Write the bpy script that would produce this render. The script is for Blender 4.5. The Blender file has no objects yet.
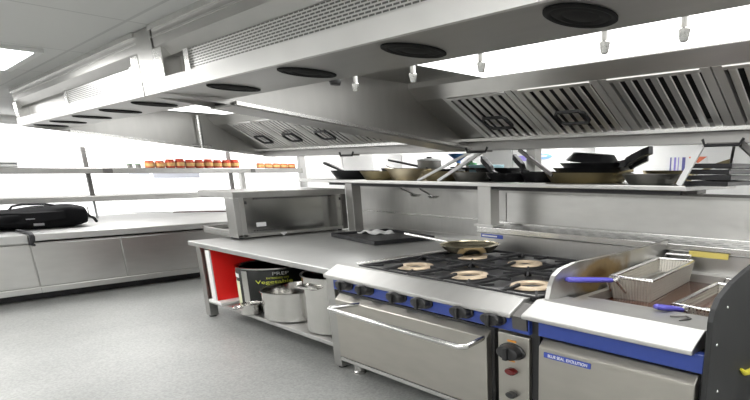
import bpy, bmesh, math, random
from mathutils import Vector, Matrix
random.seed(7)
SC = bpy.context.scene
COL = SC.collection
PI = math.pi

# ------------------------------------------------------------------ materials
def node_mat(name):
    m = bpy.data.materials.new(name); m.use_nodes = True
    return m, m.node_tree, m.node_tree.nodes['Principled BSDF']

def plain(name, col, rough=.5, metal=0., emit=None, es=0., spec=.5, noise=.04, nscale=30., alpha=1., trans=0.):
    m, t, b = node_mat(name)
    b.inputs['Roughness'].default_value = rough
    b.inputs['Metallic'].default_value = metal
    b.inputs['Specular IOR Level'].default_value = spec
    b.inputs['Transmission Weight'].default_value = trans
    n = t.nodes.new('ShaderNodeTexNoise'); n.inputs['Scale'].default_value = nscale
    c = t.nodes.new('ShaderNodeTexCoord'); t.links.new(c.outputs['Object'], n.inputs['Vector'])
    r = t.nodes.new('ShaderNodeMix'); r.data_type = 'RGBA'
    lo = [max(0, v*(1-noise)) for v in col]; hi = [min(1, v*(1+noise)) for v in col]
    r.inputs[6].default_value = (*lo, 1); r.inputs[7].default_value = (*hi, 1)
    t.links.new(n.outputs['Fac'], r.inputs[0]); t.links.new(r.outputs[2], b.inputs['Base Color'])
    if emit:
        b.inputs['Emission Color'].default_value = (*emit, 1); b.inputs['Emission Strength'].default_value = es
    return m

def steel(name, col=(.62, .615, .60), rough=.3, stretch=(2, 2, 9), amp=.05, bump=.03):
    m, t, b = node_mat(name)
    b.inputs['Metallic'].default_value = 1.
    b.inputs['Base Color'].default_value = (*col, 1)
    c = t.nodes.new('ShaderNodeTexCoord'); mp = t.nodes.new('ShaderNodeMapping')
    mp.inputs['Scale'].default_value = stretch
    n = t.nodes.new('ShaderNodeTexNoise'); n.inputs['Scale'].default_value = 2.; n.inputs['Detail'].default_value = 1
    t.links.new(c.outputs['Object'], mp.inputs['Vector']); t.links.new(mp.outputs[0], n.inputs['Vector'])
    # soft smears and brushing vary the tone of the sheet a little
    n2 = t.nodes.new('ShaderNodeTexNoise'); n2.inputs['Scale'].default_value = 2.2; n2.inputs['Detail'].default_value = 2
    t.links.new(c.outputs['Object'], n2.inputs['Vector'])
    ad = t.nodes.new('ShaderNodeMath'); ad.operation = 'ADD'
    t.links.new(n.outputs['Fac'], ad.inputs[0]); t.links.new(n2.outputs['Fac'], ad.inputs[1])
    r = t.nodes.new('ShaderNodeMapRange'); r.inputs['From Min'].default_value = .6; r.inputs['From Max'].default_value = 1.4
    t.links.new(ad.outputs[0], r.inputs['Value'])
    mx = t.nodes.new('ShaderNodeMix'); mx.data_type = 'RGBA'
    mx.inputs[6].default_value = (*[v*(1-amp) for v in col], 1); mx.inputs[7].default_value = (*[min(1, v*(1+amp)) for v in col], 1)
    t.links.new(r.outputs[0], mx.inputs[0]); t.links.new(mx.outputs[2], b.inputs['Base Color'])
    b.inputs['Roughness'].default_value = rough
    return m

M = {}
M['steel'] = steel('brushed_steel')
M['steel_soft'] = steel('satin_steel', (.52, .515, .50), .36, (9, 2, 2))
M['steel_hood'] = steel('hood_steel', (.45, .445, .43), .36, (2, 8, 2))
M['steel_top'] = steel('worktop_steel', (.54, .54, .53), .42, (7, 2, 2), .05)
M['steel_door'] = steel('door_steel', (.47, .45, .41), .38, (2, 2, 8))
M['steel_bright'] = steel('polished_steel', (.70, .695, .68), .25, (6, 2, 2), .05)
M['steel_mirror'] = steel('mirror_steel', (.42, .42, .405), .15, (2, 6, 2), .04)
M['steel_dark'] = steel('aged_dark_steel', (.16, .155, .15), .45, (20, 20, 20))
M['basket'] = plain('pale_basket_wire', (.72, .69, .62), .42, .65)
M['rail'] = steel('worn_rail_steel', (.55, .545, .53), .46, (6, 2, 2))
M['band'] = steel('hood_band_steel', (.74, .735, .72), .48, (2, 2, 2))
M['slat'] = steel('filter_slat_steel', (.86, .855, .84), .36, (2, 2, 2))
M['gutter'] = steel('gutter_steel', (.34, .335, .325), .38, (2, 2, 2))
M['alu'] = steel('spun_aluminium', (.56, .55, .53), .16, (2, 2, 8))
M['black_iron'] = plain('black_cast_iron', (.022, .022, .024), .55, .2)
M['hob'] = plain('grey_enamel_hob', (.085, .085, .09), .32, .5, nscale=8, noise=.3)
M['black_pan'] = plain('black_pan_steel', (.018, .018, .02), .38, .4, noise=.3)
M['grey_pan'] = steel('worn_grey_pan', (.24, .235, .22), .42, (10, 10, 10))
M['olive_pan'] = steel('browned_pan', (.33, .28, .17), .42, (6, 6, 6))
M['tan_pan'] = steel('tan_tinted_pan', (.58, .51, .37), .36, (6, 6, 6))
M['brass_pan'] = steel('straw_tinted_steel', (.66, .60, .44), .22, (6, 6, 20), .08)
M['black_plastic'] = plain('black_plastic', (.015, .015, .016), .4)
M['vent_black'] = plain('black_vent_plastic', (.008, .008, .008), .75, spec=.2)
M['blue'] = plain('blue_enamel', (.028, .06, .30), .32)
M['blue_handle'] = plain('blue_vinyl', (.10, .09, .50), .35)
M['blue_badge'] = plain('badge_blue', (.05, .09, .42), .4)
M['white_print'] = plain('white_print', (.85, .85, .85), .5)
M['white_plastic'] = plain('white_plastic', (.86, .86, .85), .45)
M['red_plastic'] = plain('red_plastic', (.93, .018, .015), .38)
M['brown_board'] = plain('brown_board', (.13, .035, .02), .45)
M['cream'] = plain('cream_label', (.80, .80, .58), .5)
M['tin_black'] = plain('black_printed_tin', (.006, .007, .006), .35, spec=.3)
M['yellow_print'] = plain('yellow_print', (.62, .66, .05), .45)
M['burner'] = plain('pale_brass_burner', (.66, .53, .38), .45, .3, nscale=14, noise=.2)
M['oil'] = plain('dark_frying_oil', (.065, .018, .006), .14, spec=.35)
M['wall'] = plain('white_wall', (.88, .88, .87), .55, noise=.01, nscale=3)
M['wall_grey'] = plain('pale_grey_panel', (.60, .60, .59), .5, noise=.03)
M['white_panel'] = plain('off_white_panel', (.74, .74, .73), .45)
M['charcoal'] = plain('charcoal_coating', (.03, .031, .032), .48, .3, noise=.25, nscale=5)
M['bag'] = plain('black_nylon', (.006, .006, .007), .8, spec=.15, noise=.25, nscale=60)
M['strap'] = plain('black_webbing', (.02, .02, .022), .7)
M['grey_patch'] = plain('grey_patch', (.30, .30, .31), .5)
M['paper'] = plain('white_paper', (.86, .86, .86), .6, noise=.01)
M['pale_paper'] = plain('pale_blue_paper', (.72, .74, .82), .6, noise=.01)
M['orange_ink'] = plain('orange_red_ink', (.75, .20, .10), .6)
M['purple_ink'] = plain('violet_ink', (.30, .26, .66), .6)
M['blue_ink'] = plain('blue_ink', (.22, .42, .86), .6)
M['indigo_ink'] = plain('indigo_ink', (.14, .14, .38), .6)
M['dark_ink'] = plain('dark_ink', (.05, .05, .06), .6)
M['sky_blue'] = plain('sky_blue_plastic', (.12, .34, .85), .4)
M['pale_blue'] = plain('pale_blue_plastic', (.52, .78, .86), .4)
M['red_label'] = plain('red_food_label', (.40, .045, .02), .45, noise=.6, nscale=26)
M['yellow_label'] = plain('mustard_food_label', (.50, .33, .12), .5, noise=.4, nscale=30)
M['orange_label'] = plain('orange_food_label', (.46, .13, .05), .45, noise=.4, nscale=26)
M['green_cap'] = plain('green_cap', (.08, .25, .10), .4)
M['maroon'] = plain('maroon_handle', (.05, .010, .010), .4)
M['amber'] = plain('amber_marking', (.75, .33, .05), .4)
M['red_lens'] = plain('dark_red_lens', (.12, .01, .01), .2)
M['yellow'] = plain('mark_yellow', (.75, .66, .04), .4)
M['yellow_label2'] = plain('yellow_warning_label', (.72, .60, .16), .5)
M['light'] = plain('lamp_diffuser', (.9, .9, .9), .5, emit=(1, .995, .98), es=13.)
M['hoodlight'] = plain('hood_lamp_diffuser', (.9, .9, .9), .5, emit=(1, 1, .985), es=2.8)
M['wall_glow'] = plain('added_wall_glow', (.9, .9, .9), .6, emit=(1, 1, .99), es=1.5)  # glowing surface added to whiten and brighten the left wall

def mat_ceiling():
    m, t, b = node_mat('ceiling_tiles'); b.inputs['Roughness'].default_value = .6
    c = t.nodes.new('ShaderNodeTexCoord'); mp = t.nodes.new('ShaderNodeMapping')
    mp.inputs['Location'].default_value = (5.67+1.4*8, -1.25+1.4*8, 0)
    br = t.nodes.new('ShaderNodeTexBrick'); br.offset = 0
    br.inputs['Color1'].default_value = (.78, .78, .765, 1); br.inputs['Color2'].default_value = (.75, .75, .735, 1)
    br.inputs['Mortar'].default_value = (.60, .60, .59, 1)
    br.inputs['Scale'].default_value = 1.; br.inputs['Brick Width'].default_value = 1.4; br.inputs['Row Height'].default_value = 1.4
    br.inputs['Mortar Size'].default_value = .012; br.inputs['Mortar Smooth'].default_value = .3
    t.links.new(c.outputs['Object'], mp.inputs[0]); t.links.new(mp.outputs[0], br.inputs['Vector'])
    t.links.new(br.outputs['Color'], b.inputs['Base Color'])
    bp = t.nodes.new('ShaderNodeBump'); bp.inputs['Strength'].default_value = .15; bp.invert = True; bp.inputs['Distance'].default_value = .02
    t.links.new(br.outputs['Fac'], bp.inputs['Height']); t.links.new(bp.outputs[0], b.inputs['Normal'])
    return m
M['ceiling'] = mat_ceiling()

def mat_floor():
    m, t, b = node_mat('speckled_grey_vinyl'); b.inputs['Roughness'].default_value = .42
    c = t.nodes.new('ShaderNodeTexCoord')
    n = t.nodes.new('ShaderNodeTexNoise'); n.inputs['Scale'].default_value = 55.; n.inputs['Detail'].default_value = 5
    n2 = t.nodes.new('ShaderNodeTexNoise'); n2.inputs['Scale'].default_value = 1.3; n2.inputs['Detail'].default_value = 3
    t.links.new(c.outputs['Object'], n.inputs['Vector']); t.links.new(c.outputs['Object'], n2.inputs['Vector'])
    r = t.nodes.new('ShaderNodeValToRGB')
    r.color_ramp.elements[0].position = .32; r.color_ramp.elements[0].color = (.28, .285, .275, 1)
    r.color_ramp.elements[1].position = .68; r.color_ramp.elements[1].color = (.41, .415, .40, 1)
    t.links.new(n.outputs['Fac'], r.inputs[0])
    mx = t.nodes.new('ShaderNodeMix'); mx.data_type = 'RGBA'; mx.blend_type = 'MULTIPLY'; mx.inputs[0].default_value = .35
    r2 = t.nodes.new('ShaderNodeValToRGB'); r2.color_ramp.elements[0].position = .35; r2.color_ramp.elements[0].color = (.7, .7, .7, 1)
    r2.color_ramp.elements[1].position = .65
    t.links.new(n2.outputs['Fac'], r2.inputs[0])
    t.links.new(r.outputs[0], mx.inputs[6]); t.links.new(r2.outputs[0], mx.inputs[7]); t.links.new(mx.outputs[2], b.inputs['Base Color'])
    return m
M['floor'] = mat_floor()

def mat_perf(name, axes, w, h, hole=(.05, .05, .05), frac=.42, base=(.62, .615, .60)):
    """steel sheet with staggered rows of slots; axes picks the two coordinates that span the sheet"""
    m, t, b = node_mat(name); b.inputs['Metallic'].default_value = 1.; b.inputs['Roughness'].default_value = .36
    c = t.nodes.new('ShaderNodeTexCoord'); s = t.nodes.new('ShaderNodeSeparateXYZ'); k = t.nodes.new('ShaderNodeCombineXYZ')
    t.links.new(c.outputs['Object'], s.inputs[0])
    t.links.new(s.outputs[axes[0]], k.inputs[0]); t.links.new(s.outputs[axes[1]], k.inputs[1])
    br = t.nodes.new('ShaderNodeTexBrick'); br.offset = .5
    br.inputs['Scale'].default_value = 1.; br.inputs['Brick Width'].default_value = w; br.inputs['Row Height'].default_value = h
    br.inputs['Mortar Size'].default_value = h*(1-frac)*.5; br.inputs['Mortar Smooth'].default_value = .1
    br.inputs['Color1'].default_value = (*hole, 1); br.inputs['Color2'].default_value = (*hole, 1); br.inputs['Mortar'].default_value = (*base, 1)
    t.links.new(k.outputs[0], br.inputs['Vector']); t.links.new(br.outputs['Color'], b.inputs['Base Color'])
    return m
M['perf_grille'] = mat_perf('perforated_grille_sheet', (0, 2),   .046, .0145, hole=(.17, .17, .165), frac=.5, base=(.72, .715, .70))
M['perf_ledge'] = mat_perf('perforated_ledge_sheet', (0, 1), .16, .10, hole=(.10, .10, .10), frac=.30, base=(.66, .66, .65))

def mat_guard():
    m, t, b = node_mat('stained_splash_guard'); b.inputs['Roughness'].default_value = .35
    c = t.nodes.new('ShaderNodeTexCoord')
    n = t.nodes.new('ShaderNodeTexNoise'); n.inputs['Scale'].default_value = 3.4; n.inputs['Detail'].default_value = 5
    t.links.new(c.outputs['Object'], n.inputs['Vector'])
    # burnt-on fat: a patch of its own round one spot of the sheet
    sub = t.nodes.new('ShaderNodeVectorMath'); sub.operation = 'SUBTRACT'; sub.inputs[1].default_value = (0, -.2, 1.06)
    sc = t.nodes.new('ShaderNodeVectorMath'); sc.operation = 'MULTIPLY'; sc.inputs[1].default_value = (0, 2.6, 7.0)
    ln = t.nodes.new('ShaderNodeVectorMath'); ln.operation = 'LENGTH'
    t.links.new(c.outputs['Object'], sub.inputs[0]); t.links.new(sub.outputs[0], sc.inputs[0]); t.links.new(sc.outputs[0], ln.inputs[0])
    ad = t.nodes.new('ShaderNodeMath'); ad.operation = 'ADD'
    mu = t.nodes.new('ShaderNodeMath'); mu.operation = 'MULTIPLY'; mu.inputs[1].default_value = 1.3
    t.links.new(n.outputs['Fac'], mu.inputs[0]); t.links.new(mu.outputs[0], ad.inputs[0]); t.links.new(ln.outputs['Value'], ad.inputs[1])
    r = t.nodes.new('ShaderNodeValToRGB')
    e = r.color_ramp.elements; e[0].position = .55; e[0].color = (.09, .05, .015, 1); e[1].position = 1.5/1.5; e[1].color = (.62, .615, .60, 1)
    x = e.new(.8); x.color = (.26, .18, .08, 1)
    mr = t.nodes.new('ShaderNodeMapRange'); mr.inputs['From Max'].default_value = 1.75
    t.links.new(ad.outputs[0], mr.inputs['Value']); t.links.new(mr.outputs[0], r.inputs[0]); t.links.new(r.outputs[0], b.inputs['Base Color'])
    r2 = t.nodes.new('ShaderNodeMapRange'); r2.inputs['From Min'].default_value = .7; r2.inputs['From Max'].default_value = .95
    t.links.new(mr.outputs[0], r2.inputs['Value']); t.links.new(r2.outputs[0], b.inputs['Metallic'])
    return m
M['guard'] = mat_guard()

# ------------------------------------------------------------------ mesh builder
class MB:
    def __init__(self): self.v = []; self.f = []; self.sm = []
    def add(self, vs, fs, smooth=False):
        o = len(self.v); self.v += [tuple(p) for p in vs]
        for f in fs: self.f.append([o+i for i in f]); self.sm.append(smooth)
        return self
    def box(self, x0, x1, y0, y1, z0, z1):
        vs = [(x, y, z) for x in (x0, x1) for y in (y0, y1) for z in (z0, z1)]
        return self.add(vs, [(0,1,3,2),(4,6,7,5),(0,4,5,1),(2,3,7,6),(0,2,6,4),(1,5,7,3)])
    def prism(self, poly, axis, a, b):
        """poly = list of 2-D points in the plane across `axis`, extruded from a to b"""
        def P(p, t):
            return {'x': (t, p[0], p[1]), 'y': (p[0], t, p[1]), 'z': (p[0], p[1], t)}[axis]
        n = len(poly); vs = [P(p, a) for p in poly]+[P(p, b) for p in poly]
        fs = [list(range(n))[::-1], list(range(n, 2*n))]
        for i in range(n): j = (i+1) % n; fs.append((i, j, n+j, n+i))
        return self.add(vs, fs)
    def quad(self, *p): return self.add(p, [(0, 1, 2, 3)])
    def tube(self, path, r, n=8, closed=False, smooth=True):
        P = [Vector(p) for p in path]; m = len(P); rings = []
        prev = None
        for i in range(m):
            if closed: d = P[(i+1) % m]-P[i-1]
            else: d = P[min(i+1, m-1)]-P[max(i-1, 0)]
            d.normalize()
            u = d.orthogonal().normalized() if prev is None else (prev-d*prev.dot(d))
            if u.length < 1e-5: u = d.orthogonal()
            u.normalize(); w = d.cross(u); prev = u
            rr = r[i] if isinstance(r, (list, tuple)) else r
            rings.append([P[i]+(u*math.cos(2*PI*k/n)+w*math.sin(2*PI*k/n))*rr for k in range(n)])
        vs = [p for R_ in rings for p in R_]; fs = []
        for i in range(m if closed else m-1):
            a = i*n; b_ = ((i+1) % m)*n
            for k in range(n): fs.append((a+k, a+(k+1) % n, b_+(k+1) % n, b_+k))
        self.add(vs, fs, smooth)
        if not closed:
            self.add(rings[0], [list(range(n))[::-1]]); self.add(rings[-1], [list(range(n))])
        return self
    def lathe(self, c, prof, n=40, sx=1., sy=1., axis='z', smooth=True, arc=None):
        """prof = (radius, height) pairs from bottom to top; axis z stands up, y faces the viewer (height runs to -y)"""
        vs = []; fs = []; m = len(prof)
        for (r, h) in prof:
            for k in range(n):
                a = 2*PI*k/n; p, q = r*math.cos(a)*sx, r*math.sin(a)*sy
                vs.append((c[0]+p, c[1]+q, c[2]+h) if axis == 'z' else (c[0]+p, c[1]-h, c[2]+q))
        for i in range(m-1):
            for k in range(n):
                j = (k+1) % n
                fs.append((i*n+k, i*n+j, (i+1)*n+j, (i+1)*n+k))
        self.add(vs, fs, smooth)
        if prof[0][0] > 1e-6: self.add(vs[:n], [list(range(n))[::-1]])
        if prof[-1][0] > 1e-6: self.add(vs[-n:], [list(range(n))])
        return self
    def bar(self, p, q, w, h):
        """rectangular bar from p to q, w wide (horizontal) and h high"""
        p = Vector(p); q = Vector(q); d = (q-p).normalized()
        s = d.cross(Vector((0, 0, 1)))
        if s.length < 1e-4: s = Vector((1, 0, 0))
        s.normalize(); u = s.cross(d)
        vs = [a+s*i*w/2+u*j*h/2 for a in (p, q) for (i, j) in ((-1,-1),(1,-1),(1,1),(-1,1))]
        return self.add(vs, [(3,2,1,0),(4,5,6,7),(0,1,5,4),(1,2,6,5),(2,3,7,6),(3,0,4,7)])
    def xform(self, mat):
        self.v = [tuple(mat @ Vector(p)) for p in self.v]; return self
    def build(self, name, mat, parent=None, bevel=0., origin=None):
        if parent is not None: org = ORG[parent.name]
        elif origin is not None: org = Vector(origin)
        else:
            xs, ys, zs = zip(*self.v); org = Vector(((min(xs)+max(xs))/2, (min(ys)+max(ys))/2, min(zs)))
        me = bpy.data.meshes.new(name)
        me.from_pydata([tuple(Vector(p)-org) for p in self.v], [], self.f)
        bm = bmesh.new(); bm.from_mesh(me); bmesh.ops.remove_doubles(bm, verts=bm.verts, dist=1e-5)
        bmesh.ops.recalc_face_normals(bm, faces=bm.faces); bm.to_mesh(me); bm.free()
        if any(self.sm):
            me.polygons.foreach_set('use_smooth', [True]*len(me.polygons))
            me.set_sharp_from_angle(angle=math.radians(38))
        o = bpy.data.objects.new(name, me); COL.objects.link(o)
        me.materials.append(mat if not isinstance(mat, str) else M[mat])
        if parent is not None: o.parent = parent
        else: o.location = org
        ORG[o.name] = org
        if bevel:
            md = o.modifiers.new('bevel', 'BEVEL'); md.width = bevel; md.segments = 2; md.limit_method = 'ANGLE'; md.angle_limit = math.radians(40)
        return o
ORG = {}

def tag(o, label, cat, group=None):
    o['label'] = label; o['category'] = cat
    if group: o['group'] = group
    return o
def thing(name, label, cat, loc, group=None):
    o = bpy.data.objects.new(name, None); COL.objects.link(o); o.location = loc; o.empty_display_size = .1
    ORG[o.name] = Vector(loc)
    return tag(o, label, cat, group)
def struct(name, mb, mat, parent=None, bevel=0):
    o = mb.build(name, mat, parent, bevel)
    if parent is None: o['kind'] = 'structure'
    return o
def dup(root, offset, label, group=None):
    def cp(o, par):
        c = o.copy(); COL.objects.link(c)
        if par is not None: c.parent = par
        for ch in list(o.children): cp(ch, c)
        return c
    r = cp(root, None); r.location = root.location+Vector(offset); ORG[r.name] = ORG[root.name]+Vector(offset)
    r['label'] = label
    if group: r['group'] = group
    return r
def text(body, size, mat, parent, name='lettering', face='-y', at=(0, 0, 0), sx=1., bend=None, extrude=.002):
    """lettering as a mesh; face -y: reads along +x. bend=(cx, cy, r): wrapped round an upright drum"""
    cu = bpy.data.curves.new(name, 'FONT'); cu.body = body; cu.size = size; cu.extrude = 0 if bend else extrude
    cu.align_x = 'CENTER'; cu.align_y = 'CENTER'
    tmp = bpy.data.objects.new('tmp', cu); COL.objects.link(tmp)
    dg = bpy.context.evaluated_depsgraph_get(); me = bpy.data.meshes.new_from_object(tmp.evaluated_get(dg))
    bpy.data.objects.remove(tmp); bpy.data.curves.remove(cu)
    mb = MB()
    vs = []
    for v in me.vertices:
        x, y, z = v.co.x*sx, v.co.y, v.co.z
        if bend:
            cx, cy, r, a0 = bend; a = a0+x/r
            vs.append((cx+r*math.sin(a), cy-r*math.cos(a), at[2]+y))
        else: vs.append((at[0]+x, at[1]-z, at[2]+y))
    mb.add(vs, [list(p.vertices) for p in me.polygons]); bpy.data.meshes.remove(me)
    return mb.build(name, mat, parent)

# ------------------------------------------------------------------ room
XL, XR, YN, YF, ZC = -13., 4.5, -4.5, 7.5, 2.65
struct('floor', MB().box(XL-.2, XR+.2, YN-.2, YF+.2, -.1, 0), 'floor')
struct('ceiling', MB().box(XL-.2, XR+.2, YN-.2, YF+.2, ZC, ZC+.1), 'ceiling')
struct('wall_left', MB().box(XL-.2, XL, YN-.2, YF+.2, 0, ZC), 'wall')
struct('wall_back', MB().box(XL, XR, YF, YF+.2, 0, ZC), 'wall')
struct('wall_right', MB().box(XR, XR+.2, YN-.2, YF+.2, 0, ZC), 'wall')
struct('wall_front', MB().box(XL, XR, YN-.2, YN, 0, ZC), 'wall')
w1 = struct('wall_glow_1', MB().box(XL, XL+.035, -3.6, 7.2, 2.085, 2.105).box(XL, XL+.05, -3.6, 7.2, 2.5, 2.54).box(XL, XL+.05, -3.6, 7.2, .86, .915).box(XL, XL+.05, -3.6, -3.54, .915, 2.5).box(XL, XL+.05, 7.14, 7.2, .915, 2.5), 'white_panel')  # frame for the glowing sheets added over the plain left wall
for z0, z1 in ((.915, 2.085), (2.105, 2.5)): MB().box(XL+.005, XL+.02, -3.54, 7.14, z0, z1).build('pane', 'wall_glow', w1)

# recessed ceiling lights: one shows in the photograph, the rest carry on its grid
def ceiling_light(x0, y0, label):
    t = thing('ceiling_light', label, 'ceiling light', (x0+.66, y0+.66, ZC-.03), 'recessed ceiling lights')
    f = MB(); a, b, w = 1.3, .05, .03
    f.box(x0, x0+a, y0, y0+b, ZC-w, ZC-.002).box(x0, x0+a, y0+a-b, y0+a, ZC-w, ZC-.002)
    f.box(x0, x0+b, y0+b, y0+a-b, ZC-w, ZC-.002).box(x0+a-b, x0+a, y0+b, y0+a-b, ZC-w, ZC-.002)
    f.build('frame', 'white_plastic', t)
    MB().box(x0+b, x0+a-b, y0+b, y0+a-b, ZC-.022, ZC-.004).build('diffuser', 'light', t)
ceiling_light(-7.08, -.09, 'square white light panel set into the tiled ceiling in front of the extractor hood')
LR = 'square ceiling light panel outside the picture behind or beside the camera'
for (x, y) in ((-2.88, -1.5), (-11.3, -.09), (-7.08, -2.9), (-11.3, -2.9), (-2.88, -3.9), (1.3, -.09), (1.3, -2.9)):
    ceiling_light(x, y, LR)
LB = 'square ceiling light panel hidden behind the hoods over the far side of the room'
for (x, y) in ((-12.2, 2.2), (-12.2, 5.2), (-9.2, 5.6), (-5.2, 5.6), (-1.2, 5.6), (2.6, 5.6)):
    ceiling_light(x, y, LB)

# ------------------------------------------------------------------ left counter run
XC = -9.75
def counter_unit(y0, y1, doors, label):
    t = thing('base_cabinet', label, 'cabinet', ((XC+XL)/2, (y0+y1)/2, 0), 'steel cabinets along the left wall')
    MB().box(XL+.03, XC-.03, y0, y1, .2, .80).build('body', 'steel_soft', t)
    MB().box(XL+.03, XC-.25, y0, y1, 0, .12).build('plinth', 'black_plastic', t)
    MB().box(XL+.03, XC+.01, y0, y1, .12, .2).build('bottom_rail', 'steel', t, .006)
    for (a, b) in doors:
        MB().box(XC-.03, XC, a+.008, b-.008, .21, .785).build('door', 'steel', t, .006)
    return t
counter_unit(-3.2, 1.43, ((-3.2, -.9), (-.9, 1.43)), 'steel base cabinet under the black bag at the left edge of the picture')
counter_unit(1.43, 6.7, ((1.43, 2.445), (2.445, 4.4), (4.4, 6.7)), 'steel base cabinet with flat doors running on past the open table')
def worktop(y0, y1, z, lip, mat, label):
    p = [(XL+.03, z-.04), (XL+.03, z), (XC+.06, z), (XC+.06, z-lip), (XC+.02, z-lip), (XC+.02, z-.04)]
    return tag(MB().prism(p, 'y', y0, y1).build('worktop', mat, None, .008), label, 'worktop', 'steel worktops along the left wall')
worktop(-3.2, 1.42, .915, .11, 'steel_top', 'pale steel worktop below the black bag, cut off by the left picture edge')
worktop(1.43, 6.7, .92, .09, 'steel_top', 'long bright steel worktop between the black bag and the warming cabinet')

# two-tier overshelf on posts
t = thing('overshelf', 'two-tier steel overshelf on slim posts standing on the left counter', 'shelf', (-12.5, 3, .92))
MB().box(-12.95, -12.05, -1.5, 6.75, 1.69, 1.79).build('upper_shelf', 'steel_hood', t, .008)
MB().box(-12.95, -12.05, -1.5, 6.75, 1.215, 1.31).build('lower_shelf', 'steel_hood', t, .008)
for y in (-.6, 2.78, 5.22):
    p = MB().box(-12.33, -12.26, y+.0, y+.06, 1.25, 2.14); p.build('post', 'steel_dark', t)
    MB().box(-12.31, -12.28, y+.015, y+.045, .92, 1.25).build('leg', 'white_plastic', t)
MB().box(-12.37, -12.25, 5.44, 5.52, .92, 1.70).build('post', 'steel_soft', t)
MB().box(-12.06, -12.035, 2.98, 3.12, 1.70, 1.78).build('joint_plate', 'steel_dark', t)
MB().box(-12.06, -12.035, 5.57, 5.66, 1.70, 1.78).build('joint_plate', 'steel_dark', t)

# things on the overshelf
def jar(y, x, z, r, h, lab, cap):
    t = thing('food_jar', lab, 'jar', (x, y, z), 'red labelled jars on the overshelf')
    MB().lathe((x, y, z), [(r*.92, 0), (r, .01), (r, h*.78), (r*.8, h*.86)], 20).build('body', 'red_label' if cap else 'orange_label', t)
    MB().lathe((x, y, z), [(r*1.012, h*.22), (r*1.012, h*.6)], 20).build('paper_label', 'yellow_label', t)
    MB().lathe((x, y, z), [(r*.86, h*.86), (r*.86, h)], 20).build('lid', 'red_label', t)
    return t
JL = 'red lidded jar with mustard label in the long upper left shelf row'
JS = 'short orange jar with mustard label in the low cluster right of the row'
k = 0
y = 3.76
while y < 5.45:
    h = .13 if y < 4.1 else (.16 if k % 3 else .172)
    jar(y, -12.2, 1.79, .082, h, JL if y >= 4.1 else 'lower jar with red lid at the start of the red jar row', y >= 4.1)
    y += .174; k += 1
y = 5.86
while y < 6.7:
    jar(y, -12.2, 1.79, .085, .105, JS, False); y += .178
def tin(y, lab):
    t = thing('small_tin', lab, 'tin', (-12.2, y, 1.79), 'small grey tins on the overshelf')
    MB().lathe((-12.2, y, 1.79), [(.045, 0), (.045, .06)], 18).build('body', 'grey_pan', t)
    MB().lathe((-12.2, y, 1.79), [(.047, .06), (.047, .072)], 18).build('lid', 'green_cap', t)
tin(3.44, 'small grey tin on the upper left shelf, farther from the jars'); tin(3.57, 'small grey tin on the upper left shelf, next to the red jars')
t = thing('storage_tub', 'pale grey lidded tub on the upper left shelf by the picture edge', 'tub', (-12.3, 1.4, 1.79))
MB().box(-12.55, -12.1, 1.0, 1.88, 1.79, 1.855).build('body', 'wall_grey', t, .02)
MB().box(-12.58, -12.07, .97, 1.9, 1.855, 1.887).build('lid', 'white_panel', t, .012)
MB().box(-12.36, -12.26, 1.6, 1.74, 1.887, 1.91).build('lid_handle', 'wall_grey', t, .005)
for (y0, y1, lb) in ((3.36, 3.68, 'small faint notice hanging below the upper left shelf, nearer the tins'),
                     (3.74, 4.55, 'wide pale blue notice hanging below the red jars')):
    tag(MB().box(-12.06, -12.045, y0, y1, 1.60, 1.69).build('shelf_notice', 'pale_paper'), lb, 'notice', 'paper notices under the overshelf')
t = thing('sharpening_steel', 'thin maroon handled sharpening steel lying on the far left worktop', 'sharpening steel', (-11.6, 4.4, .92))
MB().tube([(-12.3, 4.05, .945), (-11.6, 4.95, .945)], .013, 8).build('handle', 'maroon', t)
MB().tube([(-12.3, 4.05, .945), (-12.9, 3.3, .945)], .008, 8).build('rod', 'steel', t)
t = thing('wire_loop_holder', 'thin wire bracket standing behind the black bag on the counter', 'bracket', (-12.3, 2.75, .92))
MB().tube([(-12.3, 2.7, .925), (-12.3, 2.7, 1.12)], .012, 6).build('upright', 'steel_soft', t)
MB().tube([(-12.3, 2.55, .93), (-12.3, 2.75, .93)], .012, 6).build('foot', 'steel_soft', t)

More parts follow.
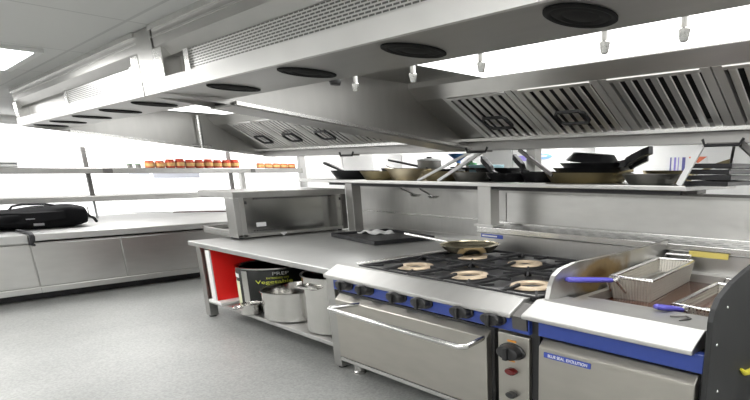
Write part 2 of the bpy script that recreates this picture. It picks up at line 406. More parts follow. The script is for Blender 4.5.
# black holdall
def bag():
    t = thing('holdall', 'black nylon holdall with carry strap lying on the left counter', 'bag', (-11.0, 1.25, .92))
    cx, cy, cz = -10.9, 1.2, 1.065; L, W, Hh = 1.14, .47, .15
    mb = MB(); nu, nv = 40, 28; vs = []; fs = []
    for i in range(nu+1):
        u = -1+2*i/nu; prof = (1-abs(u)**10)**.35 if abs(u) < 1 else 0
        for j in range(nv):
            a = 2*PI*j/nv; c, s = math.cos(a), math.sin(a)
            sx = math.copysign(abs(c)**.55, c); sz = math.copysign(abs(s)**.6, s)
            wob = 1+.05*math.sin(7*u+2*a)+.03*math.sin(15*u-3*a)
            sag = -.025*math.cos(u*3.2) if s > 0 else 0
            vs.append((cx+sx*W*(.35+.65*prof)*wob, cy+u*L, max(.921, cz+sz*Hh*(.2+.8*prof)*wob+sag+(.03*max(0, u-.55) if s > 0 else 0))))
    for i in range(nu):
        for j in range(nv): fs.append((i*nv+j, i*nv+(j+1) % nv, (i+1)*nv+(j+1) % nv, (i+1)*nv+j))
    fs.append(list(range(nv))[::-1]); fs.append([nu*nv+j for j in range(nv)])
    mb.add(vs, fs, True); mb.build('body', 'bag', t)
    fl = MB(); pts = []                                     # flap across the front
    for i in range(15):
        y = .35+i*.118; z0 = 1.16+.006*math.sin(i); d = .10+.05*math.sin(i/14*PI)
        pts.append((y, z0, d))
    vs = []; fs = []
    for (y, z0, d) in pts:
        vs += [(-10.65, y, z0+.04), (-10.44, y, z0-.0), (-10.405, y, z0-d), (-10.435, y, z0-d), (-10.47, y, z0-.01), (-10.66, y, z0+.02)]
    for i in range(len(pts)-1):
        for j in range(6): fs.append((i*6+j, i*6+(j+1) % 6, (i+1)*6+(j+1) % 6, (i+1)*6+j))
    fl.add(vs, fs, True); fl.build('flap', 'bag', t)
    MB().tube([(-10.78, 1.45, 1.19), (-10.77, 1.49, 1.245), (-10.77, 1.6, 1.265), (-10.77, 1.85, 1.262), (-10.78, 2.0, 1.23), (-10.8, 2.06, 1.19)], .016, 8).build('carry_handle', 'strap', t)
    MB().lathe((-10.40, 1.6, 1.07), [(.05, 0), (.05, .012)], 20, sx=.2).build('badge', 'grey_patch', t)
    MB().box(-10.42, -10.395, 1.62, 1.74, .975, 1.01).build('buckle', 'grey_patch', t, .004)
    MB().tube([(-10.9, 2.1, 1.19), (-10.78, 2.28, 1.17), (-10.72, 2.35, 1.06), (-10.78, 2.42, 1.02), (-10.8, 2.45, .96)], .022, 8).build('end_strap', 'strap', t)
    MB().tube([(-10.3, 1.42, .935), (-9.75, 1.46, .93), (-9.66, 1.46, .90), (-9.655, 1.45, .845), (-9.655, 1.43, .80), (-9.655, 1.47, .775)], [.02, .03, .03, .032, .03, .012], 8).build('shoulder_strap', 'strap', t)
bag()

# ------------------------------------------------------------------ back partition behind the cookline
YP = 4.75
struct('wall_partition', MB().box(-7.25, 1.2, YP, YP+.1, 0, 1.525), 'steel_soft')
t = thing('back_panel', 'brushed steel splashback sheet lining the low wall behind table and range', 'splashback', (-3, YP-.01, .93))
MB().box(-7.2, -4.12, YP-.02, YP-.002, .95, 1.19).build('lower_sheet', 'steel_soft', t)
MB().box(-7.2, -4.12, YP-.026, YP-.002, 1.195, 1.50).build('upper_sheet', 'steel_soft', t)
MB().box(-4.11, 1.2, YP-.02, YP-.002, .95, 1.50).build('range_sheet', 'steel', t)
MB().box(-7.2, -4.12, YP-.034, YP-.002, 1.178, 1.195).build('seam_strip', 'steel_bright', t)
MB().box(-7.2, 1.2, YP-.05, YP+.1, 1.526, 1.545).build('top_cap', 'steel_dark', t)

# overhead shelf above cookline
t = thing('pan_shelf', 'long steel shelf full of pans above the range, on square posts', 'shelf', (-4.7, 4.8, 1.6))
ZS = 1.625
MB().box(-7.75, -1.80, 4.25, 5.45, 1.585, ZS).build('shelf_board', 'steel', t, .006)
MB().box(-7.0, -1.86, 4.29, 4.34, 1.553, 1.585).build('front_rail', 'black_iron', t)  # black strip added for the shade under the shelf front
MB().box(-7.7, -1.9, 4.75, 4.95, 1.545, 1.585).build('under_rail', 'steel_dark', t)
for x in (-6.53, -4.04):
    z0 = .93 if x < -5 else 1.165
    w_ = .075 if x < -5 else .095
    MB().box(x-w_, x+w_, 4.28, 4.42, z0, 1.585).build('post', 'gutter' if x < -5 else 'steel_soft', t, .008)
    MB().box(x-.14, x+.14, 4.26, 4.44, z0, z0+.02).build('foot_plate', 'steel', t)

# brackets and struts that tie the shelf to the hood
def hanger(px, label, struts):
    t = thing('shelf_hanger', label, 'bracket', (px, 4.36, 1.95), 'hangers between hood and pan shelf')
    MB().tube([(px-.15, 4.24, 1.975), (px-.13, 4.24, 1.93), (px+.13, 4.24, 1.93), (px+.16, 4.24, 1.975)], .012, 8).build('hook_loop', 'black_iron', t)
    MB().box(px-.12, px+.12, 4.25, 4.36, 1.932, 1.95).build('bracket_plate', 'steel_dark', t)
    for (a, b, m, w) in struts:
        MB().bar(a, b, .022, w).build('strut', m, t)
hanger(-6.45, 'dark hook bracket on the hood lip above the warming cabinet', [])
hanger(-4.10, 'hook bracket at the hood joint holding two white diagonal struts', [
    ((-4.22, 4.3, 1.94), (-5.12, 4.3, 1.63), 'white_plastic', .026), ((-4.08, 4.3, 1.93), (-4.77, 4.3, 1.63), 'white_plastic', .032),
    ((-3.62, 4.36, 1.945), (-3.2, 4.36, 1.70), 'steel_dark', .035)])
hanger(-1.54, 'hook bracket on the hood lip over the fryer with upright rod', [
    ((-1.72, 4.3, 1.93), (-1.88, 4.3, 1.63), 'white_plastic', .05), ((-1.5, 4.4, 1.93), (-1.82, 5.25, 1.63), 'steel_soft', .02),
    ((-1.42, 4.32, 1.94), (-1.2, 5.0, 1.60), 'steel_dark', .05)])
tag(MB().box(-3.96, -3.84, 4.9, 5.02, ZS, 2.0).build('support_post', 'steel_soft'), 'grey upright post on the pan shelf behind the thick black pan handle', 'post')

# ------------------------------------------------------------------ extractor hoods
YH, ZL, YPL, ZLIP = 1.48, 2.25, 1.93, 1.965
def hood(x0, x1, discs, gx0, label, end_left, end_right, light, filts):
    t = thing('extractor_hood', label, 'extractor hood', ((x0+x1)/2, 3, 2.25), 'ceiling extractor hoods')
    # supply plenum: underside, back, lower front band
    MB().box(x0, x1, YH, YPL, ZL, ZL+.02).build('plenum_underside', 'steel_hood', t, .004)
    MB().box(x0, x1, YH-.012, YH+.01, ZL-.004, 2.33).build('lower_band', 'band', t)
    MB().box(x0, x1, YPL-.02, YPL, ZL+.02, ZC-.01).build('plenum_back', 'steel_hood', t)
    # fascia above the recess
    MB().prism([(YH, ZC-.01), (YH, 2.525), (YH+.045, 2.465), (YH+.12, 2.465), (YH+.12, ZC-.01)], 'x', x0, x1).build('fascia', 'steel_hood', t)
    MB().box(x0, x1, YH-.02, YH+.01, ZC-.035, ZC-.002).build('ceiling_trim', 'steel_bright', t)
    MB().box(x0, x1, YH-.006, YH, 2.575, 2.585).build('fascia_fold', 'steel', t)
    # recess with perforated supply grille
    MB().box(x0+.1, x1-.1, YH+.10, YH+.115, 2.33, 2.47).build('recess_back', 'steel_hood', t)
    MB().box(gx0, x1-.3, YH+.035, YH+.055, 2.333, 2.462).build('supply_grille', 'perf_grille', t)
    MB().box(gx0-.07, gx0, YH+.02, YH+.10, 2.333, 2.463).build('grille_frame', 'steel_bright', t)
    MB().box(x1-.3, x1-.25, YH+.02, YH+.10, 2.333, 2.463).build('grille_frame', 'steel_bright', t)
    for (a, b) in ((x0, x0+.15), (x1-.15, x1)):
        MB().box(a, b, YH-.012, YH+.115, 2.33, 2.51).build('corner_post', 'steel_bright', t, .006)
    for x in discs:
        d = MB(); c = (x, 1.69, ZL)
        d.lathe(c, [(.132, .0), (.132, -.006), (.124, -.010), (.112, -.008), (.106, -.002), (.095, -.007), (.078, -.009), (.066, -.003), (.05, -.008), (.0001, -.009)], 40, sx=.84, sy=1.2)
        d.build('air_vent', 'vent_black', t)
    # end panels reach down to the gutter at the back
    poly = [(YH, ZC-.01), (YH, ZL), (4.48, ZLIP-.01), (4.48, ZC-.01)]
    for (a, b, on) in ((x0, x0+.02, end_left), (x1-.02, x1, end_right)):
        if on:
            MB().prism(poly, 'x', a, b).build('end_panel', 'steel_hood', t)
            c, d_ = (a, a+.09) if a < (x0+x1)/2 else (b-.09, b)
            MB().add([(c, YPL, ZL-.045), (d_, YPL, ZL-.045), (d_, 4.35, ZLIP-.002), (c, 4.35, ZLIP-.002),
                      (c, YPL, ZL-.02), (d_, YPL, ZL-.02), (d_, 4.35, ZLIP+.02), (c, 4.35, ZLIP+.02)],
                     [(3,2,1,0),(4,5,6,7),(0,1,5,4),(1,2,6,5),(2,3,7,6),(3,0,4,7)]).build('end_flange', 'steel_bright', t)
    # roof, band under the lamp, gutter with lip
    MB().box(x0+.02, x1-.02, YPL, 4.46, 2.53, 2.55).build('roof', 'steel_hood', t)
    MB().prism([(3.565, 2.53), (3.57, 2.485), (3.665, 2.385), (3.70, 2.395), (3.70, 2.53)], 'x', x0+.02, x1-.02).build('filter_head_rail', 'steel_hood', t)
    MB().prism([(4.25, 2.055), (4.34, 2.03), (4.34, ZLIP-.015), (4.48, ZLIP-.015), (4.48, 2.53), (4.46, 2.53), (4.46, ZLIP+.01), (4.36, ZLIP+.01), (4.36, 2.045), (4.27, 2.07)], 'x', x0+.02, x1-.02).build('gutter', 'gutter', t)
    MB().box(x0+.02, x1-.02, 4.235, 4.262, 2.035, 2.062).build('gutter_edge', 'steel_bright', t)
    MB().box(light[0], light[1], light[2], light[3], 2.49, 2.53).build('lamp_diffuser', 'hoodlight', t)
    return t
hood(-8.9, -4.62, (-5.12, -5.95, -6.82, -7.71, -8.47), -6.72,
     'left stainless extractor hood with five black round vents over the open table', True, True, (-8.25, -4.9, 2.3, 3.55), None)
hood(-4.34, 1.6, (-3.73, -2.86, -1.99, -1.13, -.27, .6), -3.86,
     'right stainless extractor hood with long bright lamp over range and fryer', True, True, (-3.34, 1.4, 2.05, 3.56), None)
t = thing('hood_joint', 'steel joint cover boxing in the gap between the two extractor hoods', 'joint cover', (-4.48, 3, 2.0))
MB().box(-4.62, -4.34, YH-.008, YPL, ZL-.006, ZC-.005).build('front_box', 'steel_hood', t, .004)
MB().add([(-4.66, YPL, ZL-.05), (-4.30, YPL, ZL-.05), (-4.30, 4.40, ZLIP-.02), (-4.66, 4.40, ZLIP-.02),
          (-4.66, YPL, ZL-.03), (-4.30, YPL, ZL-.03), (-4.30, 4.40, ZLIP), (-4.66, 4.40, ZLIP)],
         [(3,2,1,0),(4,5,6,7),(0,1,5,4),(1,2,6,5),(2,3,7,6),(3,0,4,7)]).build('cover_strip', 'steel_hood', t)
# conduit in the far end of the left hood
t = thing('conduit', 'thin upright conduit pipe on the end panel inside the left hood', 'pipe', (-8.8, 3.42, 2.0))
MB().tube([(-8.82, 3.42, 2.5), (-8.82, 3.42, 2.05)], .035, 10).build('pipe', 'steel_bright', t)
MB().tube([(-8.82, 3.30, 2.085), (-8.82, 3.55, 2.075)], .028, 10).build('elbow', 'steel_bright', t)

# baffle filters, each one lifts out
def baffle_filter(x0, x1, label, handle, group):
    t = thing('baffle_filter', label, 'grease filter', ((x0+x1)/2, 3.95, 2.2), group)
    A = Vector((0, 3.67, 2.39)); B = Vector((0, 4.27, 2.055)); d = (B-A).normalized(); n = Vector((0, d.z, -d.y))
    if n.z > 0: n = -n            # faces down into the kitchen
    L = (B-A).length
    def slab(mb, xa, xb, s0, s1, h0, h1):
        vs = [Vector((x, 0, 0))+A+d*s+n*h for x in (xa, xb) for s in (s0, s1) for h in (h0, h1)]
        mb.add(vs, [(0,1,3,2),(4,6,7,5),(0,4,5,1),(2,3,7,6),(0,2,6,4),(1,5,7,3)])
    a, b = x0+.006, x1-.006
    f = MB(); w = .068
    slab(f, a, a+w, 0, L, -.03, .008); slab(f, b-w, b, 0, L, -.03, .008)
    slab(f, a+w, b-w, 0, .03, -.03, .018); slab(f, a+w, b-w, L-.03, L, -.03, .018)
    f.build('frame', 'band', t)
    k = MB(); slab(k, a+w, b-w, .03, L-.03, -.075, -.065); k.build('gap_shade', 'black_iron', t)  # black sheet paints the shade in the gaps between slats
    s = MB(); N = 7; pit = (b-a-2*w)/N
    for i in range(N):
        xa = a+w+i*pit+pit*.2; xb = a+w+(i+1)*pit-pit*.2; xm = (xa+xb)/2
        vs = [Vector((x, 0, 0))+A+d*s_+n*h for s_ in (.025, L-.025) for (x, h) in ((xa, -.002), (xa+.006, .004), (xb-.006, .004), (xb, -.002), (xb-.015, -.005), (xa+.015, -.005))]
        s.add(vs, [(0,1,7,6),(1,2,8,7),(2,3,9,8),(3,4,10,9),(4,5,11,10),(5,0,6,11),(5,4,3,2,1,0),(6,7,8,9,10,11)])
    s.build('baffles', 'slat', t)
    if handle:
        c = A+d*(L*.56); xm = (a+b)/2-.02; hx, hs = .145, .082
        loop = [(-hx, -hs*.6), (-hx*.8, -hs), (hx*.8, -hs), (hx, -hs*.6), (hx, hs*.6), (hx*.8, hs), (-hx*.8, hs), (-hx, hs*.6)]
        MB().tube([Vector((xm+p, 0, 0))+c+d*q+n*.035 for p, q in loop], .014, 8, True).build('handle', 'black_iron', t)
    return t
GL, GR = 'baffle filters in the left hood', 'baffle filters in the right hood'
xs = [-8.48, -7.69, -6.88, -6.08, -5.28, -4.66]
ls = ['farthest filter of the left hood with a black loop handle', 'second filter from the far end of the left hood, black loop handle',
      'third filter from the far end of the left hood, black loop handle', 'fourth filter of the left hood, slats without a handle',
      'narrow last filter of the left hood against the hood joint']
for i in range(5): baffle_filter(xs[i], xs[i+1], ls[i], i < 3, GL)
xs = [-3.97, -3.13, -2.29, -1.45, -.61, .23, 1.07]
ls = ['first filter of the right hood beside the hood joint, with black loop handle', 'second filter of the right hood from the joint, with a dark loop handle',
      'third filter of the right hood from the joint, over the fryer', 'fourth filter of the right hood, cut by the right picture edge',
      'right hood filter outside the picture beyond the fryer', 'last right hood filter, outside the picture']
for i in range(6): baffle_filter(xs[i], xs[i+1], ls[i], i < 2, GR)
tag(MB().prism([(3.67, 2.39), (4.27, 2.055), (4.285, 2.075), (3.685, 2.41)], 'x', -4.32, -3.975).build('blank_panel', 'steel_hood'),
    'plain sloping blanking panel between hood joint and first right filter', 'panel')
tag(MB().prism([(3.67, 2.39), (4.27, 2.055), (4.285, 2.075), (3.685, 2.41)], 'x', -8.87, -8.485).build('blank_panel', 'steel_hood'),
    'plain sloping blanking panel at the far end of the left filters', 'panel')

# fire suppression nozzles behind the plenum edge
def nozzle(x, label, zt=2.262):
    t = thing('spray_nozzle', label, 'nozzle', (x, 2.05, 2.2), 'spray nozzles in the right hood')
    MB().tube([(x, 2.05, 2.49), (x, 2.05, 2.235)], .015, 10).build('drop_pipe', 'steel', t)
    MB().lathe((x, 2.05, 2.2), [(.012, 0), (.016, .005), (.022, .04), (.018, .045)], 14).build('tip', 'steel_bright', t)
for x, l in ((-2.96, 'small steel spray nozzle below the lamp, nearest the hood joint'), (-2.435, 'bright spray nozzle below the hood edge under the second large vent'),
             (-1.935, 'spray nozzle standing out against the left end of the hood lamp'), (-1.254, 'spray nozzle against the middle of the bright hood lamp'),
             (-.92, 'spray nozzle against the hood lamp nearest the right picture edge')): nozzle(x, l)
tag(MB().lathe((-3.06, 1.98, 2.235), [(.028, 0), (.035, .02), (.028, .04)], 14).build('sensor_bulb', 'black_plastic'), 'tiny black sensor bulb hanging at the plenum edge', 'sensor')

# ------------------------------------------------------------------ open table
t = thing('prep_table', 'open stainless prep table with lower shelf left of the range', 'table', (-5.7, 3.6, 0))
TX0, TX1, TY0, TY1, TZ = -7.27, -4.19, 2.49, 4.70, .93
MB().box(TX0, TX1, TY0, TY1, .875, TZ).build('tabletop', 'steel_top', t, .008)
MB().box(TX0+.1, TX1-.02, TY1-.03, TY1, TZ, .985).build('upstand', 'steel_soft', t)
for (x, y) in ((TX0+.16, TY0+.09), (TX1-.08, TY0+.09), (TX0+.16, TY1-.09), (TX1-.08, TY1-.09)):
    l = MB().box(x-.06, x+.06, y-.05, y+.05, .02, .875).build('leg', 'steel_hood', t, .006)
    MB().lathe((x, y, 0), [(.04, 0), (.04, .02)], 14).build('foot', 'black_plastic', l)
MB().box(TX0+.1, TX1-.02, TY0+.05, TY1-.05, .185, .225).build('lower_shelf', 'steel_top', t, .006)
ZT = .225
# upright boards
t = thing('chopping_board', 'big red board with white edge standing under the table', 'chopping board', (-6.75, 3.2, ZT))
MB().box(-6.85, -6.75, 2.53, 4.2, ZT+.03, .855).build('board', 'red_plastic', t, .01)
MB().box(-6.86, -6.75, 2.51, 2.53, ZT+.03, .855).build('front_edge', 'white_plastic', t, .006)
MB().box(-6.95, -6.6, 2.50, 4.2, ZT, ZT+.03).build('base_tray', 'white_plastic', t, .006)
tag(MB().box(-7.02, -6.92, 2.56, 4.1, ZT, .80).build('chopping_board', 'brown_board', None, .01), 'dark brown board standing between table leg and red board', 'chopping board')
# oil drum
t = thing('oil_drum', 'black oil tin with yellow lettering under the table beside the red board', 'oil tin', (-6.25, 3.0, ZT))
dc, dr = (-6.25, 3.0, ZT), .40
MB().lathe(dc, [(dr-.015, 0), (dr, .012), (dr, .44), (dr-.01, .455)], 56).build('body', 'tin_black', t)
MB().lathe(dc, [(dr-.01, .455), (dr+.006, .462), (dr+.006, .476), (dr-.02, .476), (dr-.03, .455), (.0001, .455)], 56).build('lid', 'alu', t)
def drum_patch(a0, a1, z0, z1, mat, nm):
    vs = []; fs = []; n = 12
    for i in range(n+1):
        a = a0+(a1-a0)*i/n
        for r in (dr+.003,):
            for z in (z0, z1): vs.append((dc[0]+r*math.sin(a), dc[1]-r*math.cos(a), z))
    for i in range(n): fs.append((2*i, 2*i+2, 2*i+3, 2*i+1))
    return MB().add(vs, fs, True).build(nm, mat, t)
drum_patch(-.6, .0, .26, .545, 'cream', 'cream_label'); drum_patch(-.6, .0, .585, .63, 'white_print', 'white_band')
drum_patch(.14, .36, .26, .67, 'alu', 'bare_seam')
text('PREP', .05, 'white_print', t, bend=(dc[0], dc[1], dr+.004, 1.28), at=(0, 0, .64), sx=1.7)
text('EXTENDED LIFE', .026, 'yellow_print', t, bend=(dc[0], dc[1], dr+.004, 1.2), at=(0, 0, .593), sx=1.3)
text('Vegetable', .056, 'yellow_print', t, bend=(dc[0], dc[1], dr+.004, 1.1), at=(0, 0, .55), sx=1.8)
# pots
def pot(c, r, h, label, name='stock_pot', handles=()):
    t = thing(name, label, 'pot', c)
    MB().lathe(c, [(.0001, 0), (r-.02, 0), (r, .015), (r, h-.012), (r+.014, h-.008), (r+.014, h), (r-.012, h), (r-.016, h-.01), (r-.02, .02), (.0001, .012)], 56).build('body', 'alu', t)
    for (ang, z) in handles:
        def P(da, dr_): return (c[0]+(r+dr_)*math.sin(ang+da), c[1]-(r+dr_)*math.cos(ang+da), c[2]+z)
        MB().tube([P(-.26, -.005), P(-.26, .05), P(-.2, .075), P(.2, .075), P(.26, .05), P(.26, -.005)], .014, 8).build('handle', 'alu', t)
    return t
pot((-5.5, 2.86, ZT), .35, .31, 'round aluminium pot with loop handle in front of the oil tin', handles=((-1.2, .14), (1.9, .14)))
pot((-5.96, 2.565, ZT), .11, .12, 'small shiny shallow pan at the front of the lower shelf', 'shallow_pan', handles=((-.3, .09), (2.8, .09)))
pot((-4.73, 2.98, ZT), .41, .555, 'tall steel stock pot standing on the lower shelf beside the range', handles=((.12, .47), (PI, .47)))

def pan(c, r, h, hd, hl, rise, label, body='black_pan', hm=None, hw=.045, name='frying_pan', tilt=None, hth=.02, flare=.78, cat='frying pan'):
    """flat based pan, rim at c.z+h; handle points along angle hd (0 = +x), hl long, rising by `rise`"""
    t = thing(name, label, cat, c)
    o = (0, 0, 0)
    b = MB().lathe(o, [(.0001, 0), (r*flare*.95, 0), (r*flare, .008), (r*.97, h*.85), (r, h), (r-.012, h), (r*.95, h*.85), (r*flare*.95, .016), (.0001, .012)], 44)
    d = Vector((math.cos(hd), math.sin(hd), 0)); s = Vector((-d.y, d.x, 0)); u = Vector((0, 0, 1))
    pts = [d*(r*.96)+u*h*.8, d*(r+.05)+u*(h*.9+rise*.06), d*(r+hl*.35)+u*(h*.9+rise*.38), d*(r+hl*.75)+u*(h*.9+rise*.78), d*(r+hl)+u*(h*.9+rise)]
    hb = MB(); vs = []; fs = []
    ww = [hw*.6, hw*.55, hw*.8, hw, hw*.75]
    for p, w in zip(pts, ww):
        vs += [p-s*w-u*hth*.5, p+s*w-u*hth*.5, p+s*w*.8+u*hth*.5, p-s*w*.8+u*hth*.5]
    for i in range(4):
        for j in range(4): fs.append((i*4+j, i*4+(j+1) % 4, (i+1)*4+(j+1) % 4, (i+1)*4+j))
    fs += [(3, 2, 1, 0), (16, 17, 18, 19)]
    hb.add(vs, fs)
    mt = Matrix.Translation(Vector(c))
    if tilt: mt = mt @ Matrix.Rotation(tilt[1], 4, tilt[0])
    b.xform(mt).build('body', body, t); hb.xform(mt).build('handle', hm or body, t, .006)
    return t
pan((-4.68, 2.98, ZT+.556), .28, .05, PI*1.06, .42, .03, 'black pan with pale handle lying on the tall stock pot', hm='steel_bright')

# things on the table
def warming_cabinet():
    t = thing('warming_cabinet', 'stainless counter-top cabinet with mirror-like panel on the prep table', 'warming cabinet', (-7, 3.6, TZ))
    z0, z1 = TZ+.004, 1.50; x = -6.84; y0, y1 = 2.90, 4.42
    MB().box(x-.02, x, y0+.1, y1-.06, z0+.05, z1-.06).build('mirror_panel', 'steel_mirror', t)
    MB().box(-7.84, x+.012, y0, y1, z1-.075, z1).build('top_slab', 'steel_hood', t, .006)
    MB().box(-7.84, x+.012, y0, y1, z0+.02, z0+.06).build('base_tray', 'steel_hood', t, .006)
    MB().box(-7.84, -7.80, y0, y1, z0+.06, z0+.11).build('tray_edge', 'steel', t, .004)
    MB().box(-7.80, x, y0, y0+.03, z0+.06, z0+.10).build('tray_edge', 'steel', t, .004)
    MB().box(x-.22, x+.012, y0-.005, y0+.06, z0+.02, z1-.07).build('front_post', 'steel_hood', t, .006)
    MB().box(x-.08, x+.012, y0+.06, y0+.12, z0+.02, z1-.07).build('front_stile', 'steel_hood', t, .004)
    MB().box(x-.05, x+.014, y1-.08, y1, z0+.02, z1-.07).build('rear_post', 'steel_dark', t, .006)
    MB().box(-7.84, -7.78, y1-.06, y1, z0+.02, z1-.07).build('rear_post', 'steel_hood', t)
    for (xx, yy) in ((-7.15, y0+.08), (x-.08, y0+.08), (-7.15, y1-.08), (x-.08, y1-.08)):
        MB().lathe((xx, yy, TZ), [(.03, 0), (.03, .024)], 12).build('foot', 'black_plastic', t)
    s = MB()
    for i in range(30): s.box(x-.001, x+.004, y0+.24+i*.036, y0+.258+i*.036, z1-.098, z1-.08)
    s.build('vent_slots', 'black_plastic', t); s = MB()
    for i in range(9): s.box(x-.001, x+.004, y0+.2+i*.036, y0+.218+i*.036, z0+.085, z0+.1)
    s.build('vent_slots', 'black_plastic', t)
    MB().box(x-.001, x+.006, y0+.24, y0+.36, z0+.14, z0+.19).build('sticker', 'white_print', t)
    MB().add([(x+.013, y0+.52, z0+.045), (x+.013, y0+.62, z0+.045), (x+.013, y0+.57, z0+.0), (x+.002, y0+.52, z0+.045), (x+.002, y0+.62, z0+.045), (x+.002, y0+.57, z0+.0)],
             [(0,1,2),(5,4,3),(0,3,4,1),(1,4,5,2),(2,5,3,0)]).build('tag', 'white_print', t)
    for yy in (y0+.13, y1-.1): MB().box(x-.001, x+.008, yy, yy+.025, z1-.15, z1-.115).build('latch', 'black_plastic', t)
warming_cabinet()
t = thing('baking_tray', 'black rectangular tray lying at the back of the prep table', 'tray', (-5.65, 4.1, TZ))
def rot_box(mb, c, hx, hy, z0, z1, a):
    vs = [(c[0]+p*math.cos(a)-q*math.sin(a), c[1]+p*math.sin(a)+q*math.cos(a), z) for p, q in ((-hx,-hy),(hx,-hy),(hx,hy),(-hx,hy)) for z in (z0, z1)]
    mb.add(vs, [(0,2,4,6),(1,7,5,3),(0,1,3,2),(2,3,5,4),(4,5,7,6),(6,7,1,0)]); return mb
rot_box(MB(), (-5.65, 4.12), .56, .40, TZ+.002, TZ+.022, -.14).build('base', 'black_pan', t, .004)
r = MB()
ca, sa = math.cos(-.14), math.sin(-.14)
for (p, q, hx, hy) in ((0, -.39, .57, .014), (0, .39, .57, .014), (-.56, 0, .014, .40), (.56, 0, .014, .40)):
    rot_box(r, (-5.65+p*ca-q*sa, 4.12+p*sa+q*ca), hx, hy, TZ+.004, TZ+.05, -.14)
r.build('rim', 'black_iron', t, .004)
def cloth():
    mb = MB(); n = 14; vs = []; fs = []
    for i in range(n+1):
        for j in range(n+1):
            p, q = -1+2*i/n, -1+2*j/n
            vs.append((-6.0+p*.20+.03*q, 4.28+q*.14, TZ+.035+.02*math.sin(5*p+2*q)*math.cos(4*q-p)+.018*(1-p*p)))
    for i in range(n):
        for j in range(n): a = i*(n+1)+j; fs.append((a, a+n+1, a+n+2, a+1))
    mb.add(vs, fs, True); o = mb.build('cloth', 'wall_grey')
    md = o.modifiers.new('solid', 'SOLIDIFY'); md.thickness = .012; md.offset = 1
    tag(o, 'crumpled pale cloth on the left end of the black tray', 'cloth')
cloth()

# ------------------------------------------------------------------ six burner range
RX0, RX1, RY0, RY1 = -4.10, -1.965, 2.46, 4.30
t = thing('gas_range', 'six burner stainless gas range with blue fascia and oven door', 'range', (-3.05, 3.4, 0))
MB().box(RX0+.03, RX1-.02, RY0+.06, RY1, .15, .87).build('body', 'steel_door', t)
MB().prism([(RY0-.04, .87), (RY0-.04, .898), (RY0+.10, .968), (RY0+.25, .962), (RY0+.25, .87), (RY0, .87)], 'x', RX0-.08, -2.09).build('front_rail', 'rail', t, .006)
MB().box(RX0-.02, RX0+.07, RY0+.25, RY1-.06, .88, .968).build('side_rail', 'steel_bright', t, .006)
MB().box(RX0+.07, RX1-.02, RY0+.25, RY1-.06, .87, .93).build('hob_top', 'hob', t)
MB().box(RX0, RX1-.02, RY1-.06, RY1+.02, .87, 1.10).build('backguard', 'steel_soft', t)
MB().box(RX0+.0, RX1-.0, RY0, RY0+.06, .775, .88).build('blue_fascia', 'blue', t, .004)
MB().box(RX0+.04, -2.27, RY0+.02, RY0+.07, .14, .76).build('oven_surround', 'black_plastic', t)
d = MB().prism([(RY0-.03, .19), (RY0-.03, .70), (RY0+.02, .745), (RY0+.04, .745), (RY0+.04, .19)], 'x', RX0+.05, -2.30).build('oven_door', 'steel_door', t, .006)
hb = MB().tube([(-3.72, RY0-.0, .70), (-3.78, RY0-.24, .708), (-3.75, RY0-.27, .708), (-2.31, RY0-.27, .700), (-2.27, RY0-.24, .702), (-2.33, RY0-.0, .695)], .017, 10)
hb.build('door_handle', 'steel_bright', d)
MB().prism([(RY0-.02, .145), (RY0-.02, .178), (RY0+.03, .178), (RY0+.03, .145)], 'x', RX0+.04, -2.30).build('bottom_trim', 'steel', t, .004)
MB().box(-2.225, -1.965, RY0+.0, RY0+.05, .12, .755).build('control_strip', 'steel_door', t, .006)
MB().prism([(RY0-.01, .80), (RY0-.02, .885), (RY0+.10, .945), (RY0+.3, .945), (RY0+.3, .80)], 'x', -2.09, RX1-.01).build('hollow_rail_end', 'steel_dark', t)  # dark block paints the shade in the hollow end of the rail
MB().box(RX1-.02, RX1+.06, RY0+.03, RY1-.05, .02, .86).build('dark_side_gap', 'black_plastic', t)  # black block painted in for the shaded gap between range and fryer
for (x, y) in ((RX0+.1, RY0+.12), (RX1-.1, RY0+.12), (RX0+.1, RY1-.12), (RX1-.1, RY1-.12)):
    l = MB().lathe((x, y, 0), [(.05, 0), (.055, .02), (.045, .03), (.045, .15)], 18).build('leg', 'steel_soft', t)
MB().tube([(-3.75, RY0+.25, .15), (-3.72, RY0+.22, .06), (-3.58, RY0+.22, .05), (-3.45, RY0+.25, .08), (-3.3, RY0+.4, .15)], .02, 8).build('gas_hose', 'black_plastic', t)
MB().lathe((-3.3, RY0+.25, .0), [(.05, .04), (.05, .15)], 14).build('gas_valve', 'black_plastic', t)
def knob(par, x, z, y, rx, rz):
    k = MB().lathe((x, y, z), [(rx*1.12, 0), (rx*1.12, .012), (rx, .016), (rx*.92, .06), (rx*.8, .066)], 28, sx=1, sy=rz/rx, axis='y').build('knob', 'black_plastic', par)
    MB().box(x-rx*.18, x+rx*.18, y-.085, y-.06, z-rz*.85, z+rz*.85).build('grip', 'black_plastic', k, .004)
    return k
for x in (-3.90, -3.62, -3.22, -2.935, -2.53, -2.245): knob(t, x, .84, RY0, .088, .043)
k = knob(t, -2.10, .645, RY0, .095, .048)
MB().lathe((-2.10, RY0, .512), [(.045, 0), (.045, .03), (.035, .038)], 18, sy=.5, axis='y').build('indicator_lamp', 'red_lens', t)
MB().lathe((-2.10, RY0, .35), [(.04, 0), (.04, .03), (.03, .036)], 18, sy=.5, axis='y').build('ignition_button', 'black_plastic', t)
MB().box(-2.14, -2.07, RY0-.004, RY0, .705, .717).build('dial_mark', 'amber', t); MB().box(-2.13, -2.08, RY0-.004, RY0, .573, .583).build('dial_mark', 'amber', t)
BX, BY = (-3.64, -2.99, -2.36), (2.98, 3.68)
ZB = .93
